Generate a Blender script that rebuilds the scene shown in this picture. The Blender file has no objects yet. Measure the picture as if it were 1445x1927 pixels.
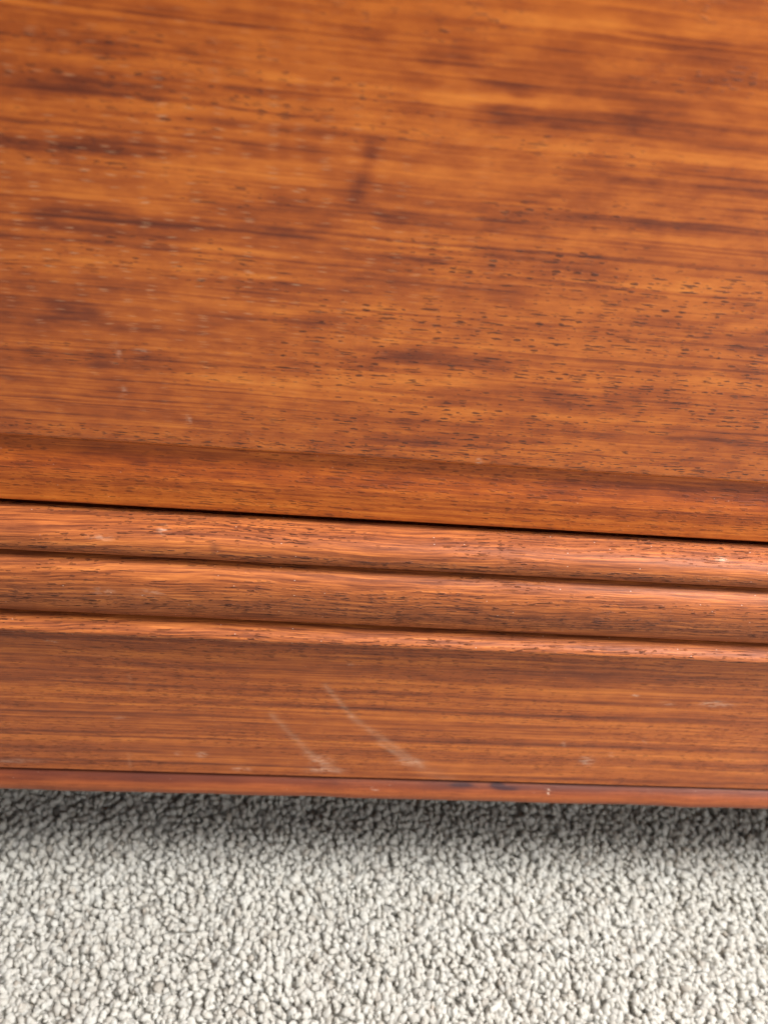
import bpy, math, random
import numpy as np
from mathutils import Vector, Matrix

random.seed(7); rng = np.random.default_rng(11)
S = bpy.context.scene

# ------------------------------------------------------------------ camera
FPX, W0, H0 = 1500.0, 1445.0, 1927.0          # focal length in pixels of the photograph
PITCH = math.radians(45.0)
CAM = Vector((0.0, -0.16, 0.374))
X = Vector((1, 0, 0)); E1 = Vector((0, math.cos(PITCH), -math.sin(PITCH))); E2 = Vector((0, math.sin(PITCH), math.cos(PITCH)))
fx, rx = 0.0865, 0.9946
F = X*fx + E1*math.sqrt(1-fx*fx)
r1 = -rx*fx/math.sqrt(1-fx*fx); r2 = math.sqrt(max(0, 1-rx*rx-r1*r1))
R = (X*rx + E1*r1 + E2*r2).normalized()
U = R.cross(F).normalized()
cd = bpy.data.cameras.new('camera'); cam = bpy.data.objects.new('camera', cd); S.collection.objects.link(cam)
cam.matrix_world = Matrix(((R.x, U.x, -F.x, CAM.x), (R.y, U.y, -F.y, CAM.y), (R.z, U.z, -F.z, CAM.z), (0, 0, 0, 1)))
cd.sensor_fit = 'VERTICAL'; cd.sensor_height = 36.0; cd.sensor_width = 27.0
cd.lens = FPX/H0*36.0
cd.clip_start = 0.01; cd.clip_end = 50
cd.dof.use_dof = True; cd.dof.focus_distance = 0.229; cd.dof.aperture_fstop = cd.lens/2.1
S.camera = cam

# ------------------------------------------------------------------ world, lamps, exposure
wd = bpy.data.worlds.new('World'); S.world = wd; wd.use_nodes = True
bg = wd.node_tree.nodes['Background']; bg.inputs[0].default_value = (0.80, 0.90, 1.0, 1); bg.inputs[1].default_value = 0.14

def area(name, loc, target, sx, sy, power, col):
    l = bpy.data.lights.new(name, 'AREA'); l.shape = 'RECTANGLE'; l.size = sx; l.size_y = sy
    l.energy = power; l.color = col
    o = bpy.data.objects.new(name, l); S.collection.objects.link(o); o.location = loc
    o.rotation_euler = (Vector(target)-Vector(loc)).to_track_quat('-Z', 'Y').to_euler()
    return o
area('window_light', (0.64, -0.09, 0.98), (0.0, -0.05, 0.1), 0.33, 0.85, 39, (1.0, 0.985, 0.96))
area('fill_light', (1.10, -0.95, 0.72), (0.15, -0.1, 0.15), 0.8, 0.7, 12.5, (1.0, 0.97, 0.94))  # added fill lamp that brightens panel and carpet from the front right
S.view_settings.view_transform = 'Standard'; S.view_settings.look = 'None'
S.view_settings.exposure = 0.0; S.view_settings.gamma = 1.0

# ------------------------------------------------------------------ where a line of sight meets a surface
def ray(px, py):
    return F + R*((px-W0/2)/FPX) - U*((py-H0/2)/FPX)
def at(px, py, Y):                              # the point at depth Y seen there
    d = ray(px, py); t = (Y-CAM.y)/d.y
    return CAM + d*t
def zz(py, Y): return at(722, py, Y).z

# ------------------------------------------------------------------ node helper
class N:
    def __init__(s, name):
        s.m = bpy.data.materials.new(name); s.m.use_nodes = True; s.t = s.m.node_tree
        s.b = s.t.nodes['Principled BSDF']
    def n(s, typ, **kw):
        x = s.t.nodes.new(typ)
        for k, v in kw.items(): setattr(x, k, v)
        return x
    def put(s, sock, v):
        if isinstance(v, bpy.types.NodeSocket): s.t.links.new(v, sock)
        elif v is not None: sock.default_value = v
    def math(s, op, a, b=None, c=None, clamp=False):
        x = s.n('ShaderNodeMath', operation=op, use_clamp=clamp)
        s.put(x.inputs[0], a); s.put(x.inputs[1], b); s.put(x.inputs[2], c)
        return x.outputs[0]
    def add(s, a, b): return s.math('ADD', a, b)
    def sub(s, a, b): return s.math('SUBTRACT', a, b)
    def mul(s, a, b): return s.math('MULTIPLY', a, b)
    def vec(s, x, y, z=0.0):
        c = s.n('ShaderNodeCombineXYZ'); s.put(c.inputs[0], x); s.put(c.inputs[1], y); s.put(c.inputs[2], z); return c.outputs[0]
    def noise(s, v, scale=1.0, detail=2.0, rough=0.5):
        x = s.n('ShaderNodeTexNoise', noise_dimensions='2D'); s.put(x.inputs['Vector'], v)
        x.inputs['Scale'].default_value = scale; x.inputs['Detail'].default_value = detail; x.inputs['Roughness'].default_value = rough
        return x.outputs['Fac']
    def voro(s, v, rnd=1.0):
        x = s.n('ShaderNodeTexVoronoi', voronoi_dimensions='2D', feature='F1'); s.put(x.inputs['Vector'], v)
        x.inputs['Scale'].default_value = 1.0; x.inputs['Randomness'].default_value = rnd
        sp = s.n('ShaderNodeSeparateColor'); s.t.links.new(x.outputs['Color'], sp.inputs[0])
        return x.outputs['Distance'], sp.outputs[0], sp.outputs[1]
    def step(s, v, lo, hi, a=0.0, b=1.0):
        x = s.n('ShaderNodeMapRange', interpolation_type='SMOOTHSTEP'); s.put(x.inputs[0], v)
        for i, q in enumerate((lo, hi, a, b)): s.put(x.inputs[i+1], q)
        return x.outputs[0]
    def attr(s, name):
        x = s.n('ShaderNodeAttribute', attribute_name=name, attribute_type='GEOMETRY'); return x.outputs['Fac']
    def mix(s, f, a, b, blend='MIX'):
        x = s.n('ShaderNodeMix', data_type='RGBA', blend_type=blend)
        s.put(x.inputs[0], f); s.put(x.inputs[6], a); s.put(x.inputs[7], b); return x.outputs[2]
    def ramp(s, f, stops):
        x = s.n('ShaderNodeValToRGB'); e = x.color_ramp.elements
        while len(e) < len(stops): e.new(0.5)
        for q, (p, c) in zip(e, stops): q.position = p; q.color = (*c, 1)
        s.put(x.inputs[0], f); return x.outputs[0]

def wood(name, off=0.0, band=1.0, stripe=0.0, pore=1.0, fine=1.0, rough=0.36, coat=0.35, speck=0.0, slant=0.0,
         bump=1.0, tone0=0.5, glint=0.0, pore_v=1.0, red=0.0, dry=0.0, line=1.0, pore_u=1.0, pore_d=0.75, patch=0.2, spec=0.32, wander=0.003, pore_min=0.30, dens_amt=1.0, cross=0.0006, longl=0.0, fs=1.0, hair=0.0):
    k = N(name)
    uv = k.n('ShaderNodeUVMap', uv_map='grain'); sp = k.n('ShaderNodeSeparateXYZ'); k.t.links.new(uv.outputs[0], sp.inputs[0])
    u0, v0 = sp.outputs[0], k.add(sp.outputs[1], off)
    # the grain wanders a little off the length of the board
    w = k.noise(k.vec(k.mul(u0, 7.0), k.mul(v0, 14.0)), 1, 2)
    w2 = k.noise(k.vec(k.mul(u0, 45.0), k.mul(v0, 90.0)), 1, 2)
    v = k.add(v0, k.add(k.mul(k.sub(w, 0.5), wander), k.mul(k.sub(w2, 0.5), cross)))
    if slant: v = k.add(v, k.mul(k.mul(u0, slant), k.noise(k.vec(k.mul(u0, 9), 3.7), 1, 1)))
    u = u0
    bands = k.noise(k.vec(k.mul(u, 8.0), k.mul(v, 190.0)), 1, 3, 0.6)
    chat = k.step(k.noise(k.vec(k.mul(u, 110.0), k.mul(v, 260.0)), 1, 4, 0.62), 0.24, 0.76)          # ragged cross figure
    ribbon = k.noise(k.vec(k.mul(u, 5.0), k.mul(v, 330.0)), 1, 2, 0.55)
    fib = k.noise(k.vec(k.mul(u, 60.0*fs), k.mul(v, 1500.0*fs)), 1, 3, 0.65)
    fib2 = k.noise(k.vec(k.mul(u, 22.0*fs), k.mul(v, 700.0*fs)), 1, 2, 0.6)
    lines = k.noise(k.vec(k.mul(u, 4.0*fs), k.mul(v, 620.0*fs)), 1, 4, 0.68)
    lines2 = k.noise(k.vec(k.mul(u, 16.0), k.mul(v, 420.0)), 1, 4, 0.70)
    tone = k.add(tone0, k.mul(k.attr('figure_shade'), k.math('MULTIPLY_ADD', k.step(lines2, 0.32, 0.62), 0.5, 0.75)))  # wood figure, with some painted shade carried along
    tone = k.add(tone, k.mul(k.sub(lines, 0.5), 0.95*line))
    if longl: tone = k.add(tone, k.mul(k.sub(k.noise(k.vec(k.mul(u, 2.2), k.mul(v, 270.0)), 1, 5, 0.66), 0.5), longl))
    tone = k.add(tone, k.mul(k.sub(lines2, 0.5), 0.55*line))
    tone = k.add(tone, k.mul(k.sub(bands, 0.5), 0.85*band))
    tone = k.add(tone, k.mul(k.sub(chat, 0.5), patch))
    if hair:                                                                     # thin dark growth lines
        hl = k.noise(k.vec(k.mul(u, 6.5), k.mul(v, 760.0)), 1, 2, 0.55)
        tone = k.add(tone, k.mul(k.step(hl, 0.58, 0.70), hair))
    if stripe: tone = k.add(tone, k.mul(k.sub(ribbon, 0.5), stripe))
    tone = k.add(tone, k.mul(k.sub(fib, 0.5), 0.30*fine))
    tone = k.add(tone, k.mul(k.sub(fib2, 0.5), 0.40*fine))
    col = k.ramp(tone, [(0.0, (0.66, 0.200, 0.027)), (0.30, (0.51, 0.128, 0.0150)), (0.55, (0.355, 0.075, 0.0088)),
                        (0.80, (0.205, 0.038, 0.0066)), (1.0, (0.125, 0.022, 0.0052))])
    if red: col = k.mix(red, col, (0.27, 0.058, 0.022, 1))
    if dry: col = k.mix(dry, col, k.mix(tone, (0.53, 0.235, 0.095, 1), (0.155, 0.052, 0.022, 1)))
    # pores: short dark dashes along the grain
    masks = []
    dens = k.step(k.noise(k.vec(k.mul(u, 14), k.mul(v, 70), 0), 1, 2), 0.28, 0.66, pore_min, 1.0)
    dens = k.math('MAXIMUM', k.mul(dens, dens_amt), k.attr('pores'))
    for (su, sv, o, thr, r) in ((200*pore_u, 760*pore_v, 0.0, 0.85, 0.30), (340*pore_u, 1200*pore_v, 5.3, 0.75, 0.30), (110*pore_u, 1150*pore_v, 9.1, 0.95, 0.36)):
        jit = k.noise(k.vec(k.mul(u, 500.0), k.mul(v, 1800.0)), 1, 2)
        d, c1, c2 = k.voro(k.vec(k.add(k.mul(u, su), o), k.add(k.mul(v, sv), k.mul(k.sub(jit, 0.5), 0.45))))
        rr = k.mul(k.math('MULTIPLY_ADD', c2, 0.65, 0.35), r)
        m = k.step(k.math('DIVIDE', d, rr), 0.55, 1.05, 1.0, 0.0)
        m = k.mul(m, k.step(k.mul(dens, c1), 0.24*thr, 0.24*thr+0.36))
        masks.append(m)
    pm = k.math('MAXIMUM', k.math('MAXIMUM', masks[0], k.mul(masks[1], 0.75)), masks[2])
    pm = k.mul(pm, pore)
    col = k.mix(k.mul(pm, pore_d), col, (0.050, 0.012, 0.006, 1))
    if glint:                                                                    # glints on the pore lips, painted as pale dashes
        d, c1, c2 = k.voro(k.vec(k.add(k.mul(u, 190), 2.2), k.add(k.mul(v, 2100), k.mul(k.noise(k.vec(k.mul(u, 90.0), k.mul(v, 500.0)), 1, 1), 2.5))))
        g = k.mul(k.step(d, 0.08, 0.30, 1.0, 0.0), k.step(c1, 0.75, 0.82))
        g = k.mul(k.mul(g, k.attr('glint_mask')), glint)
        col = k.mix(g, col, (0.62, 0.36, 0.20, 1))
    if speck:                                                                    # dust
        d, c1, c2 = k.voro(k.vec(k.mul(u, 230), k.mul(v0, 420)))
        g = k.mul(k.step(d, 0.02, 0.070, 1.0, 0.0), k.step(c1, 0.94, 0.955))
        col = k.mix(k.mul(g, speck), col, (0.85, 0.72, 0.60, 1))
    # scuffs: whitish wear
    sc = k.mul(k.attr('scuff'), k.step(k.noise(k.vec(k.mul(u0, 260), k.mul(v0, 900)), 1, 3, 0.65), 0.36, 0.66))
    rb = k.mul(k.attr('rub'), k.math('MULTIPLY_ADD', k.noise(k.vec(k.mul(u0, 160), k.mul(v0, 1100)), 1, 4, 0.7), 1.6, -0.42))
    col = k.mix(k.math('MAXIMUM', rb, 0.0), col, (0.80, 0.55, 0.37, 1))
    col = k.mix(k.math('MINIMUM', sc, 0.85), col, (0.74, 0.52, 0.38, 1))
    col = k.mix(k.math('MINIMUM', k.attr('stain_shade'), 0.95), col, (0.035, 0.012, 0.014, 1))  # dark marks and knots, plus painted shade over the bottom bead
    k.t.links.new(col, k.b.inputs['Base Color'])
    rg = k.add(rough, k.add(k.mul(k.sub(fib2, 0.5), 0.14), k.add(k.mul(pm, 0.25), k.mul(sc, 0.25))))
    rg = k.add(rg, k.mul(k.sub(k.noise(k.vec(k.mul(u0, 30), k.mul(v0, 30)), 1, 3), 0.5), 0.16))
    k.t.links.new(rg, k.b.inputs['Roughness'])
    k.b.inputs['Specular IOR Level'].default_value = spec
    k.b.inputs['Coat Weight'].default_value = coat; k.b.inputs['Coat Roughness'].default_value = 0.22
    hgt = k.sub(k.add(k.mul(fib, 0.35), k.mul(fib2, 0.25)), k.mul(pm, 0.9))
    bp = k.n('ShaderNodeBump'); bp.inputs['Strength'].default_value = 0.55*bump; bp.inputs['Distance'].default_value = 0.00022
    k.t.links.new(hgt, bp.inputs['Height']); k.t.links.new(bp.outputs[0], k.b.inputs['Normal'])
    if coat:
        b2 = k.n('ShaderNodeBump'); b2.inputs['Strength'].default_value = 0.30*bump; b2.inputs['Distance'].default_value = 0.00015
        k.t.links.new(hgt, b2.inputs['Height']); k.t.links.new(b2.outputs[0], k.b.inputs['Coat Normal'])
    return k.m

M_PANEL = wood('panel_wood', longl=0.66, hair=0.20, pore_min=0.0, dens_amt=0.50, fs=1.5, pore_v=1.1, pore_u=1.1, patch=0.24, band=0.34, pore=0.90, fine=0.70, rough=0.33, coat=0.28, glint=0.42, bump=0.8, pore_d=0.92, line=0.42, tone0=0.42)
M_LIP = wood('lip_wood', off=0.31, line=0.7, fs=1.5, band=0.45, pore=0.7, fine=1.0, rough=0.55, coat=0.0, speck=0.2)
M_BEAD = wood('bead_wood', off=0.77, band=0.5, pore=1.0, spec=0.25, hair=0.12, fine=2.5, rough=0.55, coat=0.0, speck=0.4, slant=0.03, bump=2.0, tone0=0.67, pore_v=1.35, pore_u=0.9, dry=0.36, line=0.75, patch=0.12, pore_d=0.88, wander=0.006, pore_min=0.1, dens_amt=0.72, cross=0.0016, fs=1.7)
M_PLINTH = wood('plinth_wood', off=1.43, band=0.45, stripe=0.8, pore=0.7, fine=0.9, rough=0.46, coat=0.08, speck=0.15, bump=0.9, tone0=0.56, dry=0.12, hair=0.14, fs=1.25, line=0.85, patch=0.16)
M_EDGE = wood('edge_wood', off=2.1, band=0.5, pore=0.25, fine=1.0, rough=0.55, coat=0.0, speck=0.2, bump=1.2, tone0=0.64, red=0.35, dry=0.22, spec=0.28, line=0.6, patch=0.1)
kk = N('inner_wood'); kk.b.inputs['Roughness'].default_value = 0.8
nz = kk.noise(kk.n('ShaderNodeTexCoord').outputs['Object'], 60, 3)
kk.t.links.new(kk.ramp(nz, [(0.3, (0.06, 0.035, 0.02)), (0.7, (0.11, 0.065, 0.035))]), kk.b.inputs['Base Color'])
M_INNER = kk.m

# ------------------------------------------------------------------ mesh helpers
def child(name, me, m, parent=None):
    o = bpy.data.objects.new(name, me); S.collection.objects.link(o)
    if m: me.materials.append(m)
    if parent: o.parent = parent
    return o

XS = np.concatenate([np.linspace(-0.55, -0.20, 12)[:-1], np.linspace(-0.20, 0.24, 441), np.linspace(0.24, 0.60, 12)[1:]])
XC = np.concatenate([np.linspace(-0.55, -0.22, 8)[:-1], np.linspace(-0.22, 0.26, 121), np.linspace(0.26, 0.60, 8)[1:]])

def sweep(name, prof, xs, m, parent, attrs=None, wob=0.0, angle=40):
    """a solid bar along X: closed outline prof (y,z), first point bottom rear; grain runs along it"""
    p = np.array(prof); n = len(p); nx = len(xs)
    seg = np.linalg.norm(np.roll(p, -1, 0)-p, axis=1); s = np.concatenate([[0], np.cumsum(seg)])
    co = np.zeros((nx, n, 3)); co[:, :, 0] = xs[:, None]; co[:, :, 1] = p[:, 0]; co[:, :, 2] = p[:, 1]
    if wob:
        w = np.interp(xs, np.linspace(-0.6, 0.6, 90), rng.normal(0, wob, 90)); co[:, :, 1] += w[:, None]
    idx = np.arange(nx*n).reshape(nx, n)
    i0 = idx[:-1, :]; i1 = idx[1:, :]; j0 = np.roll(i0, -1, 1); j1 = np.roll(i1, -1, 1)
    faces = np.stack([i0, i1, j1, j0], -1).reshape(-1, 4).tolist()
    faces += [idx[0, :].tolist(), idx[-1, ::-1].tolist()]
    me = bpy.data.meshes.new(name); me.from_pydata(co.reshape(-1, 3).tolist(), [], faces)
    uvl = me.uv_layers.new(name='grain')
    li = np.zeros(len(me.loops), dtype=np.int32); me.loops.foreach_get('vertex_index', li)
    uvv = np.zeros((nx, n, 2)); uvv[:, :, 0] = xs[:, None]; uvv[:, :, 1] = s[:n]
    uvs = uvv.reshape(-1, 2)[li]
    # the seam face closes the outline: let its far corner carry the full arc length
    nq = (nx-1)*n
    fi = np.arange(nq).reshape(nx-1, n)[:, -1]
    for c in (2, 3): uvs[fi*4+c, 1] = s[n]
    uvl.data.foreach_set('uv', uvs.astype(np.float32).ravel())
    if attrs:
        P = co.reshape(-1, 3)
        for nm, fn in attrs.items():
            a = me.attributes.new(nm, 'FLOAT', 'POINT'); a.data.foreach_set('value', fn(P).astype(np.float32))
    me.update(); me.shade_smooth(); me.set_sharp_from_angle(angle=math.radians(angle))
    return child(name, me, m, parent)

def arc(cy, cz, ry, rz, a0, a1, n):            # angles from the front (-Y) upwards
    return [(cy-ry*math.cos(math.radians(a0+(a1-a0)*i/n)), cz+rz*math.sin(math.radians(a0+(a1-a0)*i/n))) for i in range(n+1)]

def box(name, x0, x1, y0, y1, z0, z1, m, parent):
    v = [(x, y, z) for x in (x0, x1) for y in (y0, y1) for z in (z0, z1)]
    f = [(0, 1, 3, 2), (4, 6, 7, 5), (0, 4, 5, 1), (2, 3, 7, 6), (0, 2, 6, 4), (1, 5, 7, 3)]
    me = bpy.data.meshes.new(name); me.from_pydata(v, [], f); me.update()
    return child(name, me, m, parent)

# value noise for the hand-laid figure
def vnoise(a, b, seed):
    r = np.random.default_rng(seed); g = r.random((256, 256))
    ia = np.floor(a).astype(int); ib = np.floor(b).astype(int); fa = a-ia; fb = b-ib
    fa = fa*fa*(3-2*fa); fb = fb*fb*(3-2*fb)
    q = lambda i, j: g[i % 256, j % 256]
    return (q(ia, ib)*(1-fa)+q(ia+1, ib)*fa)*(1-fb) + (q(ia, ib+1)*(1-fa)+q(ia+1, ib+1)*fa)*fb

# ------------------------------------------------------------------ the heights of the mouldings
Y_LIP = -0.0005
z_step = zz(871, 0.0); z_lip = zz(982, Y_LIP)
z_b1t = zz(996, -0.004); z_g1 = zz(1068, -0.005); z_g2 = zz(1178, -0.0095); z_pt = zz(1219, -0.0105)
z_pb = zz(1464, -0.0180); z_bot = zz(1503, -0.0205)
Z_TOP = 0.60
print('heights mm', [round(q*1000, 1) for q in (z_step, z_lip, z_b1t, z_g1, z_g2, z_pt, z_pb, z_bot)])

chest = bpy.data.objects.new('wooden_chest', None); S.collection.objects.link(chest); chest.empty_display_size = 0.05
chest['label'] = 'reddish orange wooden chest with a beaded base moulding and scuffed plinth above the carpet'
chest['category'] = 'chest'

# ------------------------------------------------------------------ front panel with its own dark and light figure
STREAKS = [  # x0, x1, y at x0, y at x1, half thickness, strength (photo pixels; + dark, - light)
 (-60, 330, 70, 85, 30, .10), (772, 880, 108, 116, 14, .22), (915, 1200, 140, 158, 25, .24), (1215, 1460, 155, 170, 16, .22),
 (1195, 1395, 72, 95, 14, .16), (930, 1345, 216, 236, 15, .26), (1330, 1460, 232, 242, 14, .22), (1110, 1460, 342, 362, 18, .20),
 (1345, 1460, 340, 352, 14, .14), (975, 1285, 415, 432, 13, .20), (722, 985, 408, 420, 14, .16),
 (950, 1175, 34, 46, 18, -.24), (1225, 1460, 52, 66, 15, -.24), (815, 1185, 184, 196, 9, -.20), (1000, 1445, 285, 305, 12, -.14),
 (-60, 285, 158, 166, 15, .26), (275, 570, 166, 176, 9, .16), (-60, 355, 262, 284, 15, .28), (415, 650, 276, 290, 11, .18),
 (25, 212, 380, 386, 13, .22), (85, 325, 410, 440, 22, .26), (340, 645, 400, 432, 26, .24), (640, 760, 392, 402, 9, .1),
 (245, 525, 192, 212, 14, -.18), (275, 560, 310, 330, 14, -.20), (-40, 300, 196, 206, 10, -.12), (560, 860, 302, 335, 14, -.12),
 (-60, 178, 556, 570, 24, .26), (-60, 160, 590, 598, 10, .14), (140, 365, 672, 684, 11, .22), (430, 730, 676, 690, 10, .14), (420, 725, 606, 618, 11, .15),
 (470, 725, 536, 546, 11, .16), (-60, 300, 690, 700, 16, .10), (340, 730, 716, 738, 15, -.20), (320, 505, 474, 484, 13, -.18),
 (420, 725, 572, 586, 10, -.14), (440, 730, 820, 840, 12, .16), (930, 1178, 480, 500, 14, .26), (722, 935, 472, 482, 9, .10),
 (720, 985, 536, 556, 13, .24), (1165, 1345, 602, 618, 13, .18), (1335, 1460, 648, 660, 9, .15), (720, 990, 668, 688, 14, .20),
 (835, 1180, 746, 766, 13, .20), (722, 1000, 826, 838, 8, .18), (1290, 1460, 826, 846, 12, .18), (1000, 1150, 806, 818, 9, .12),
 (715, 880, 712, 722, 10, -.18), (715, 905, 764, 784, 11, -.20), (1170, 1460, 536, 556, 12, -.16), (990, 1460, 706, 726, 9, -.14),
 (1000, 1300, 780, 800, 7, -.12), (620, 1000, 640, 655, 9, -.10), (1100, 1460, 445, 470, 11, -.14), (560, 900, 455, 475, 10, -.12),
 (0, 420, 495, 510, 14, -.08), (0, 330, 640, 650, 9, -.08), (400, 720, 20, 30, 14, -.06), (430, 720, 128, 142, 12, -.10),
]
def panel_figure_shade(P):
    f = np.zeros(len(P))
    ok = (P[:, 1] < 0.002) & (P[:, 2] > z_step-0.02)
    x = P[:, 0]; z = P[:, 2]
    jx = (vnoise(z*420+40, x*40+40, 1)-0.5)*0.012 + (vnoise(z*1600+40, x*120+40, 5)-0.5)*0.007
    jz = (vnoise(x*140+60, z*260+60, 2)-0.5)*0.0009 + (vnoise(x*420+60, z*500+60, 4)-0.5)*0.0008
    for (x0, x1, y0, y1, h, s) in STREAKS:
        a = at(x0, y0, 0); b = at(x1, y1, 0); hh = abs(at((x0+x1)/2, (y0+y1)/2-h, 0).z - at((x0+x1)/2, (y0+y1)/2+h, 0).z)/2
        t = (x-a.x)/(b.x-a.x); zc = a.z+(b.z-a.z)*t
        xx = x+jx; e = 0.0030; hh = hh*1.30
        g = 1/(1+np.exp(-(xx-a.x)/e*2)) * 1/(1+np.exp((xx-b.x)/e*2))
        d = np.abs(z+jz-zc)/hh
        f += s*g*np.exp(-d**4)
    f *= 0.55+0.30*vnoise(x*110+50, z*330+50, 3)+0.25*vnoise(x*330+50, z*700+50, 6)
    f += 0.16*(vnoise(x*75+20, z*150+20, 31)-0.5) + 0.10*(vnoise(x*190+20, z*330+20, 32)-0.5)
    f += 0.075/(1+np.exp((x+0.030+0.02*(vnoise(z*60+9, x*20+9, 51)-0.5))/0.014))*(0.6+0.8*vnoise(x*30+9, z*140+9, 52))   # left side darkened in the wood tone, where the sheen is missing
    # a slanting dark streak across the grain
    for (x0, y0, x1, y1, wd_, s) in ((700, 280, 670, 375, 15, .30), (690, 372, 735, 420, 14, .10)):
        a = at(x0, y0, 0); b = at(x1, y1, 0)
        t = np.clip(((x-a.x)*(b.x-a.x)+(z-a.z)*(b.z-a.z))/((b.x-a.x)**2+(b.z-a.z)**2), 0, 1)
        d = np.hypot(x-a.x-t*(b.x-a.x)+jz*.6, z-a.z-t*(b.z-a.z)); f += s*np.exp(-(d/(wd_*0.00012))**2)
    return np.where(ok, f, 0)
def seen(P):                                     # where each point of a surface falls in the photograph
    q = P-np.array(CAM); d = q@np.array(F)
    return W0/2+FPX*(q@np.array(R))/d, H0/2-FPX*(q@np.array(U))/d
def spots(P, lst):                               # centre, half sizes, strength
    px, py = seen(P); f = np.zeros(len(P))
    for (cx, cy, rx_, ry_, s) in lst: f += s*np.exp(-(((px-cx)/rx_)**2+((py-cy)/ry_)**2)**1.5)
    return f
def marks(P, lst):                               # ends, half width, strength
    px, py = seen(P); f = np.zeros(len(P))
    for (x0, y0, x1, y1, w_, s) in lst:
        t = np.clip(((px-x0)*(x1-x0)+(py-y0)*(y1-y0))/((x1-x0)**2+(y1-y0)**2), 0, 1)
        f += s*np.exp(-(np.hypot(px-x0-t*(x1-x0), py-y0-t*(y1-y0))/w_)**2)
    return f
def panel_pores(P):
    x, z = P[:, 0], P[:, 2]; px, py = seen(P)
    g = 1/(1+np.exp(-(px-430-(700-py)*0.55)/110))/(1+np.exp(-(py-330)/90))
    return np.maximum(np.exp(-((z-z_step-0.0035)/0.004)**2)*0.95, g*(0.35+0.55*vnoise(x*25+9, z*200+9, 61)))
def panel_glints(P):  # where the painted glints lie
    x, z = P[:, 0], P[:, 2]; c = at(350, 430, 0)
    return np.clip(1.25*np.exp(-((x-c.x)/0.055)**2-((z-c.z)/0.028)**2) + 0.30*np.exp(-((x+0.05)/0.05)**2), 0, 1)
def panel_scuff(P):
    return spots(P, [(222, 660, 4, 16, .34), (233, 742, 4, 13, .36), (268, 660, 14, 3, .4), (901, 869, 5, 7, .5), (355, 792, 3, 10, .4)])

zs = np.concatenate([np.linspace(Z_TOP, zz(-140, 0), 6)[:-1], np.linspace(zz(-140, 0), z_step+0.0026, 330)])
prof = [(0.0, q) for q in zs] + arc(0.0026, z_step+0.0026, 0.0026, 0.0026, -10, -80, 8) + [(0.018, z_step), (0.018, Z_TOP)]
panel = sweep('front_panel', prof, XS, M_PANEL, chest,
              {'figure_shade': panel_figure_shade, 'pores': panel_pores, 'glint_mask': panel_glints, 'scuff': panel_scuff})

def lip_figure_shade(P):  # wood figure, plus painted shade below the panel's shoulder
    x, z = P[:, 0], P[:, 2]; t = (z_step-z)/(z_step-z_lip)
    n = vnoise(x*60+30, z*300+30, 8)
    return (0.15*np.exp(-((t-0.22)/0.24)**2)*(0.5+n) + 0.10*np.clip((x-0.03)/0.06, 0, 1)*np.exp(-((t-0.38)/0.22)**2)*(0.4+n)
            - 0.10*np.exp(-((t-0.82)/0.16)**2))
# lip: a hollow under the panel's shoulder that swells to a rounded lower edge
lh = z_step-z_lip
prof = [(0.018, z_step-0.0004), (0.0020, z_step-0.0004)] + [(0.0020-(0.0020-Y_LIP)*(0.5-0.5*math.cos(math.pi*min(1, i/9.0))), z_step-0.0004-(lh*0.52)*i/9.0) for i in range(1, 10)]
prof += [(Y_LIP, z_step-lh*(0.55+0.035*i)) for i in range(1, 11)] + arc(Y_LIP+0.0012, z_lip+0.0012, 0.0012, 0.0012, 0, -90, 7) + [(0.018, z_lip)]
sweep('lip', prof, XS, M_LIP, panel, {'figure_shade': lip_figure_shade})

# ------------------------------------------------------------------ base moulding: rail with three beads
rail_prof = [(0.0035, z_pt), (0.0195, z_pt), (0.0195, z_lip-0.0090), (0.0035, z_lip-0.0090)]
rail = sweep('base_moulding', rail_prof[::-1], XC, M_BEAD, chest)
def bead_pores(c, w): return lambda P: np.exp(-((P[:, 2]-c)/w)**2)*0.95
def row(y, z):                                  # the row of the photograph on which an edge at (y, z) is seen
    d = Vector((0, y, z))-CAM; A = F*1.0; q = d
    # slide along X until it falls on the middle column
    x = -(q.dot(R))/(X.dot(R)); q = q+X*x
    return H0/2 - FPX*q.dot(U)/q.dot(F)
def bead_outline(zt, zb, yf, yt, yb, back, ex=0.8):
    h = zt-zb; cz = (zt+zb)/2; n = 26
    pts = [(back, zt)]
    for i in range(n+1):
        a = math.radians(90-180*i/n); base = yt+(yb-yt)*i/n
        pts.append((base+(yf-base)*max(0.0, math.cos(a))**ex, cz+h/2*math.sin(a)))
    return pts+[(back, zb)]
def fit(zt, target, yf, yt, yb, back, ex):
    lo, hi = zt-0.06, zt-0.002
    for _ in range(40):
        zb = (lo+hi)/2
        if max(row(*p) for p in bead_outline(zt, zb, yf, yt, yb, back, ex)[1:-1]) > target: lo = zb
        else: hi = zb
    return zb
def bead(zt, target, yf, yt, yb, lab, back=0.0015, extra=None, pc=0.46, pw=0.20, ex=0.56):
    zb = fit(zt, target, yf, yt, yb, back, ex); h = zt-zb
    at_ = {'pores': bead_pores(zb+h*pc, h*pw)}
    if extra: at_.update(extra)
    o = sweep('bead', bead_outline(zt, zb, yf, yt, yb, back, ex), XS, M_BEAD, rail, at_, wob=0.00005); o['label'] = lab
    print('bead', round(zt*1000, 1), round(zb*1000, 1)); return zb
def bead1_scuff(P): return spots(P, [(308, 998, 9, 7, .5), (190, 1012, 22, 6, .22), (1357, 1052, 11, 5, .6)])
def bead1_stain(P): return spots(P, [(405, 1030, 9, 9, .45)])
def bead2_scuff(P): return spots(P, [(195, 1113, 20, 4, .35), (280, 1116, 30, 4, .25)])
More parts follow.
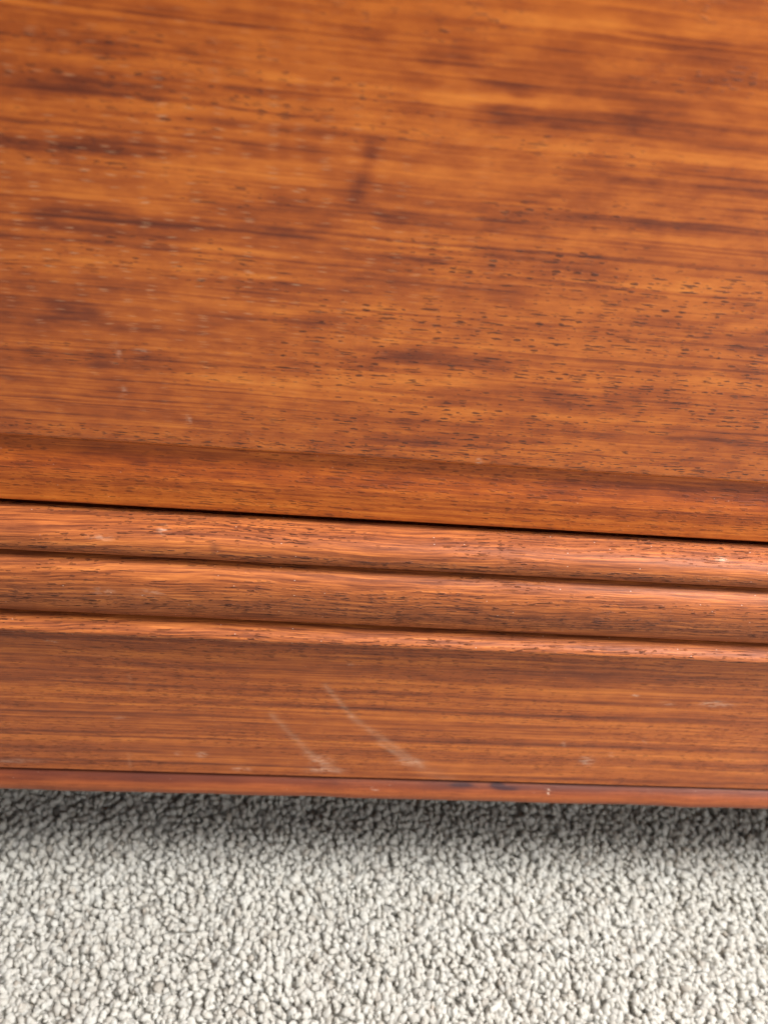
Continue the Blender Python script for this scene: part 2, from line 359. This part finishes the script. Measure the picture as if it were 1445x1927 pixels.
zb1 = bead(z_lip-0.0023, 1070, -0.0098, -0.0002, -0.0030, 'uppermost bead, round and paler along its crown', 0.0012, {'scuff': bead1_scuff, 'stain_shade': bead1_stain})
zb2 = bead(zb1-0.0003, 1178, -0.0142, -0.0030, -0.0075, 'widest bead, brown and dense with pores along its lower half', 0.001, {'scuff': bead2_scuff})
zb3 = bead(zb2-0.0003, 1219, -0.0166, -0.0075, -0.0098, 'narrowest bead, just above the plinth', 0.0, ex=0.5)
z_pt = zb3-0.0002

# ------------------------------------------------------------------ plinth
yp0, yp1 = -0.0108, -0.0180
ph = (z_pt-0.0002)-z_pb
def py_(t): return yp0+(yp1-yp0)*t - 0.0012*math.sin(math.pi*t)*0 + 0.0010*math.exp(-t*8)
pl = [(py_(i/110), z_pt-0.0002-ph*i/110) for i in range(111)]
Yp = lambda py: yp0+(yp1-yp0)*min(1, max(0, (py-1219)/(1462-1219)))
def plinth_scuff(P):
    f = spots(P, [(770, 1434, 26, 6, .55), (605, 1432, 20, 10, .5), (610, 1449, 34, 5, .6), (380, 1420, 10, 5, .75), (455, 1447, 16, 4, .65), (336, 1418, 7, 4, .4),
                  (1103, 1432, 13, 8, .6), (1195, 1309, 6, 4, .7), (1345, 1325, 32, 5, .65), (1255, 1324, 14, 3, .4), (1150, 1420, 5, 4, .4),
                  (1213, 1394, 4, 5, .5), (98, 1207, 9, 3, .8), (225, 1350, 16, 3, .25), (30, 1432, 60, 4, .3), (1060, 1400, 4, 5, .4), (660, 1250, 6, 3, .3)])
    return np.where(P[:, 1] < 0.0, f, 0)*0.72
def plinth_rub(P):
    return marks(P, [(612, 1290, 662, 1348, 5, .32), (662, 1350, 792, 1440, 6, .30), (712, 1398, 775, 1438, 4, .34), (512, 1345, 588, 1422, 6, .27),
                   (575, 1418, 640, 1452, 5, .25), (775, 1440, 850, 1468, 9, .12), (244, 1272, 244, 1300, 3, .12), (244, 1420, 245, 1442, 3, .2)])
def plinth_fig_shade(P):  # ribbon stripes, plus shade of the lowest bead painted along the top
    t = (z_pt-P[:, 2])/ph
    return 0.10*np.exp(-(t/0.14)**2) + 0.07*np.sin(t*2*math.pi*8.5+1.2*vnoise(P[:, 0]*9+20, t*3+20, 14)*3)*(0.4+vnoise(P[:, 0]*16+20, t*9+20, 12)) - 0.04*t
plinth = sweep('plinth', [(0.006, z_pt-0.0002)]+pl+[(0.006, z_pb)], XS, M_PLINTH, chest, {'scuff': plinth_scuff, 'rub': plinth_rub, 'figure_shade': plinth_fig_shade})
# bottom bead under a fine groove
pts = [(0.006, z_pb-0.0002), (-0.0145, z_pb-0.0002), (-0.0145, z_pb-0.0018)]
zc = z_pb-0.0018
be = [(-0.0145+(-0.0214+0.0145)*max(0.0, math.cos(math.radians(90-180*i/20)))**1.0, 0.5*math.sin(math.radians(90-180*i/20))-0.5) for i in range(21)]
lo, hi = 0.002, 0.03
for _ in range(40):
    hb = (lo+hi)/2
    if max(row(y, zc+q*hb) for y, q in be) > 1503: hi = hb
    else: lo = hb
pts += [(y, zc+q*hb) for y, q in be]; z_bot = zc-hb
pts += [(0.006, z_bot)]
def edge_knot_shade(P):
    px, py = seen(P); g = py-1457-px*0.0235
    w = np.where(P[:, 1] < -0.0147, (0.18+0.40*vnoise(px/70, py*0+2, 43))/(1+np.exp((g-6-4*vnoise(px/45, py*0+5, 44))/2.2)), 0)  # groove shade painted dark along the top of the bead
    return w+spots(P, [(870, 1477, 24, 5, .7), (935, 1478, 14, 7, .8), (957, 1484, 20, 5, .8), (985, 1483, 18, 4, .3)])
def edge_shade(P):
    px, py = seen(P); g = py-1457-px*0.0235       # shade painted into the quirk and along the bead's lower half
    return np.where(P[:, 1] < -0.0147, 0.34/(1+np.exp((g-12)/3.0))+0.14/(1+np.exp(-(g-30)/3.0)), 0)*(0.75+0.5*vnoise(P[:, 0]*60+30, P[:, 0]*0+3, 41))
def edge_scuff(P):
    return spots(P, [(1033, 1491, 3, 5, 1.6), (705, 1484, 6, 3, .5), (1220, 1489, 4, 2, .5)])
sweep('bottom_bead', pts, XS, M_EDGE, plinth, {'stain_shade': edge_knot_shade, 'scuff': edge_scuff, 'figure_shade': edge_shade}, wob=0.00012)

# inside of the chest, and the runner it stands on, set well back
box('carcass', -0.55, 0.60, 0.0205, 0.42, z_bot+0.004, Z_TOP, M_INNER, chest)
box('runner', -0.50, 0.55, 0.11, 0.16, 0.004, z_bot+0.0035, M_INNER, chest)

# ------------------------------------------------------------------ carpet
k = N('carpet_backing')
tc = k.n('ShaderNodeTexCoord').outputs['Object']
vn = k.n('ShaderNodeTexVoronoi', feature='F1'); k.t.links.new(tc, vn.inputs['Vector']); vn.inputs['Scale'].default_value = 330
k.t.links.new(k.ramp(vn.outputs['Distance'], [(0.0, (0.70, 0.67, 0.61)), (0.8, (0.60, 0.57, 0.51))]), k.b.inputs['Base Color'])
k.b.inputs['Roughness'].default_value = 1.0
bp = k.n('ShaderNodeBump'); bp.invert = True; bp.inputs['Distance'].default_value = 0.004; k.t.links.new(vn.outputs['Distance'], bp.inputs['Height']); k.t.links.new(bp.outputs[0], k.b.inputs['Normal'])
M_BACK = k.m
me = bpy.data.meshes.new('carpet')
me.from_pydata([(-1.6, -1.8, 0), (1.7, -1.8, 0), (1.7, 0.7, 0), (-1.6, 0.7, 0)], [], [(0, 1, 2, 3)]); me.update()
carpet = child('carpet', me, M_BACK); carpet['kind'] = 'structure'

k = N('carpet_yarn')
shade = k.attr('shade')
tc = k.n('ShaderNodeTexCoord').outputs['Object']
fz = k.n('ShaderNodeTexNoise'); k.t.links.new(tc, fz.inputs['Vector']); fz.inputs['Scale'].default_value = 1500; fz.inputs['Detail'].default_value = 3
c = k.ramp(shade, [(0.0, (0.62, 0.57, 0.505)), (0.35, (0.79, 0.765, 0.71)), (1.0, (0.885, 0.875, 0.835))])
c = k.mix(0.25, c, k.ramp(fz.outputs['Fac'], [(0.3, (0.35, 0.33, 0.30)), (0.7, (1, 1, 1))]), 'MULTIPLY')
k.t.links.new(c, k.b.inputs['Base Color']); k.b.inputs['Roughness'].default_value = 0.85
k.b.inputs['Sheen Weight'].default_value = 0.15
k.b.inputs['Specular IOR Level'].default_value = 0.2
bp = k.n('ShaderNodeBump'); bp.inputs['Distance'].default_value = 0.0004; bp.inputs['Strength'].default_value = 0.8
k.t.links.new(fz.outputs['Fac'], bp.inputs['Height']); k.t.links.new(bp.outputs[0], k.b.inputs['Normal'])
tr = k.n('ShaderNodeBsdfTranslucent'); k.t.links.new(c, tr.inputs['Color'])
mx = k.n('ShaderNodeMixShader'); mx.inputs[0].default_value = 0.60
out = [q for q in k.t.nodes if q.type == 'OUTPUT_MATERIAL'][0]
k.t.links.new(k.b.outputs[0], mx.inputs[1]); k.t.links.new(tr.outputs[0], mx.inputs[2]); k.t.links.new(mx.outputs[0], out.inputs['Surface'])
M_YARN = k.m

def pile(name, x0, x1, y0, y1, sp, rings, sides, rad, hole=None):
    gx = np.arange(x0, x1, sp); gy = np.arange(y0, y1, sp*0.87)
    A, B = np.meshgrid(gx, gy); A = A + (np.arange(len(gy)) % 2)[:, None]*sp/2
    bx = (A+rng.normal(0, sp*0.20, A.shape)).ravel(); by = (B+rng.normal(0, sp*0.20, A.shape)).ravel()
    if hole:
        keep = ~((bx > hole[0]) & (bx < hole[1]) & (by > hole[2]) & (by < hole[3])); bx, by = bx[keep], by[keep]
    n = len(bx)
    # neighbouring tufts lean alike, in drifts
    lx = (vnoise(bx*70+100, by*70+100, 21)-0.5)*2; ly = (vnoise(bx*70+50, by*70+100, 22)-0.5)*2
    lean = 0.0018; L = 0.8*np.stack([lx*lean*1.3+rng.normal(0, 0.0015, n), ly*lean*1.3+rng.normal(0, 0.0015, n)], -1)
    bend = rng.normal(0, 0.0005, (n, 2))
    hgt = 0.0047+rng.normal(0, 0.00075, n)+(vnoise(bx*60+10, by*60+10, 23)-0.5)*0.0014
    r0 = rad*np.clip(1+rng.normal(0, 0.24, n), 0.5, 1.6); tw = rng.uniform(0, 6.28, n); spin = rng.uniform(2.0, 4.5, n)
    V = np.zeros((n, rings*sides+1, 3), np.float32)
    RT = {4: ((0, .75), (.55, 1.0), (.84, 1.06), (.98, .66)), 3: ((0, .8), (.75, 1.05), (.97, .66))}[rings]
    for r in range(rings):
        t, q_ = RT[r]; rr = r0*q_; zt = hgt*t
        off = L*t**1.5
        off = off + bend*math.sin(math.pi*t)
        for q in range(sides):
            ang = tw+spin*t+2*math.pi*q/sides
            lob = 1+0.30*np.cos(2*(2*math.pi*q/sides))+rng.normal(0, 0.09, n)
            V[:, r*sides+q, 0] = bx+off[:, 0]+np.cos(ang)*rr*lob
            V[:, r*sides+q, 1] = by+off[:, 1]+np.sin(ang)*rr*lob
            V[:, r*sides+q, 2] = zt-0.0019+rng.normal(0, 0.00012, n)
    V[:, -1, 0] = bx+L[:, 0]*1.03; V[:, -1, 1] = by+L[:, 1]*1.03; V[:, -1, 2] = hgt*1.06-0.0019
    quads = []; tris = []
    for r in range(rings-1):
        for q in range(sides):
            a, b = r*sides+q, r*sides+(q+1) % sides; quads.append((a, b, b+sides, a+sides))
    for q in range(sides): tris.append(((rings-1)*sides+q, (rings-1)*sides+(q+1) % sides, rings*sides))
    nv = rings*sides+1; base = (np.arange(n)*nv)[:, None]
    lq = (base[:, :, None]+np.array(quads)[None]).reshape(n, -1); lt = (base[:, :, None]+np.array(tris)[None]).reshape(n, -1)
    loops = np.concatenate([lq.ravel(), lt.ravel()]).astype(np.int32)
    nq, nt = n*len(quads), n*len(tris)
    me = bpy.data.meshes.new(name); me.vertices.add(n*nv); me.vertices.foreach_set('co', V.ravel())
    me.loops.add(len(loops)); me.loops.foreach_set('vertex_index', loops)
    me.polygons.add(nq+nt)
    me.polygons.foreach_set('loop_start', np.concatenate([np.arange(nq)*4, nq*4+np.arange(nt)*3]).astype(np.int32))
    me.update(calc_edges=True)
    sh = np.clip(0.60+rng.normal(0, 0.20, n)+(vnoise(bx*120+10, by*120+10, 25)-0.5)*0.3, 0, 1)
    a = me.attributes.new('shade', 'FLOAT', 'POINT'); a.data.foreach_set('value', np.repeat(sh, nv).astype(np.float32))
    me.shade_smooth()
    o = child(name, me, M_YARN); o['kind'] = 'stuff'
    print(name, n, 'tufts', nq*2+nt, 'tris')
    return o
pile('carpet_pile', -0.22, 0.26, -0.18, 0.05, 0.0019, 4, 6, 0.00130)
pile('carpet_pile', -0.50, 0.55, -0.38, 0.09, 0.0031, 3, 5, 0.0021, (-0.221, 0.261, -0.181, 0.051))

# ------------------------------------------------------------------ lint caught on the mouldings
bpy.context.view_layer.update(); dg = bpy.context.evaluated_depsgraph_get()
V, Fc = [], []
def curl(px, py, length, rad):
    hit, loc, nor, *_ = S.ray_cast(dg, CAM, ray(px, py).normalized())
    if not hit: return
    t1 = nor.orthogonal().normalized(); t2 = nor.cross(t1); a = random.uniform(0, 6.28); bend = random.uniform(-2.5, 2.5); p = loc+nor*rad; n = 7
    for i in range(n):
        d = t1*math.cos(a)+t2*math.sin(a); side = nor.cross(d); h = nor*(0.35*length*math.sin(math.pi*i/(n-1)))
        for q in range(4):
            an = q*math.pi/2; V.append(p+h+(side*math.cos(an)+nor*math.sin(an))*rad*(1 if 0 < i < n-1 else 0.5))
        if i:
            b = len(V)-8
            for q in range(4): Fc.append((b+q, b+(q+1) % 4, b+4+(q+1) % 4, b+4+q))
        p = p+d*length/(n-1); a += bend/(n-1)
for (px, py) in ((591, 1073), (1036, 1123), (1040, 1121), (1076, 1213), (650, 1130), (82, 1015), (115, 968), (816, 1139), (1213, 1395), (352, 1170), (212, 1166), (648, 1186), (1310, 1050), (1150, 1055), (940, 1142), (1270, 1068), (466, 1072), (1033, 1490)):
    curl(px, py, random.uniform(0.0005, 0.0016), random.uniform(0.00004, 0.00007))
for _ in range(46): curl(random.uniform(0, 1445), random.uniform(1560, 1927), random.uniform(0.003, 0.009), 0.00005)
k = N('lint_fibre'); k.b.inputs['Base Color'].default_value = (0.84, 0.78, 0.70, 1); k.b.inputs['Roughness'].default_value = 0.8
me = bpy.data.meshes.new('lint'); me.from_pydata([tuple(v) for v in V], [], Fc); me.update()
o = child('lint', me, k.m); o['kind'] = 'stuff'
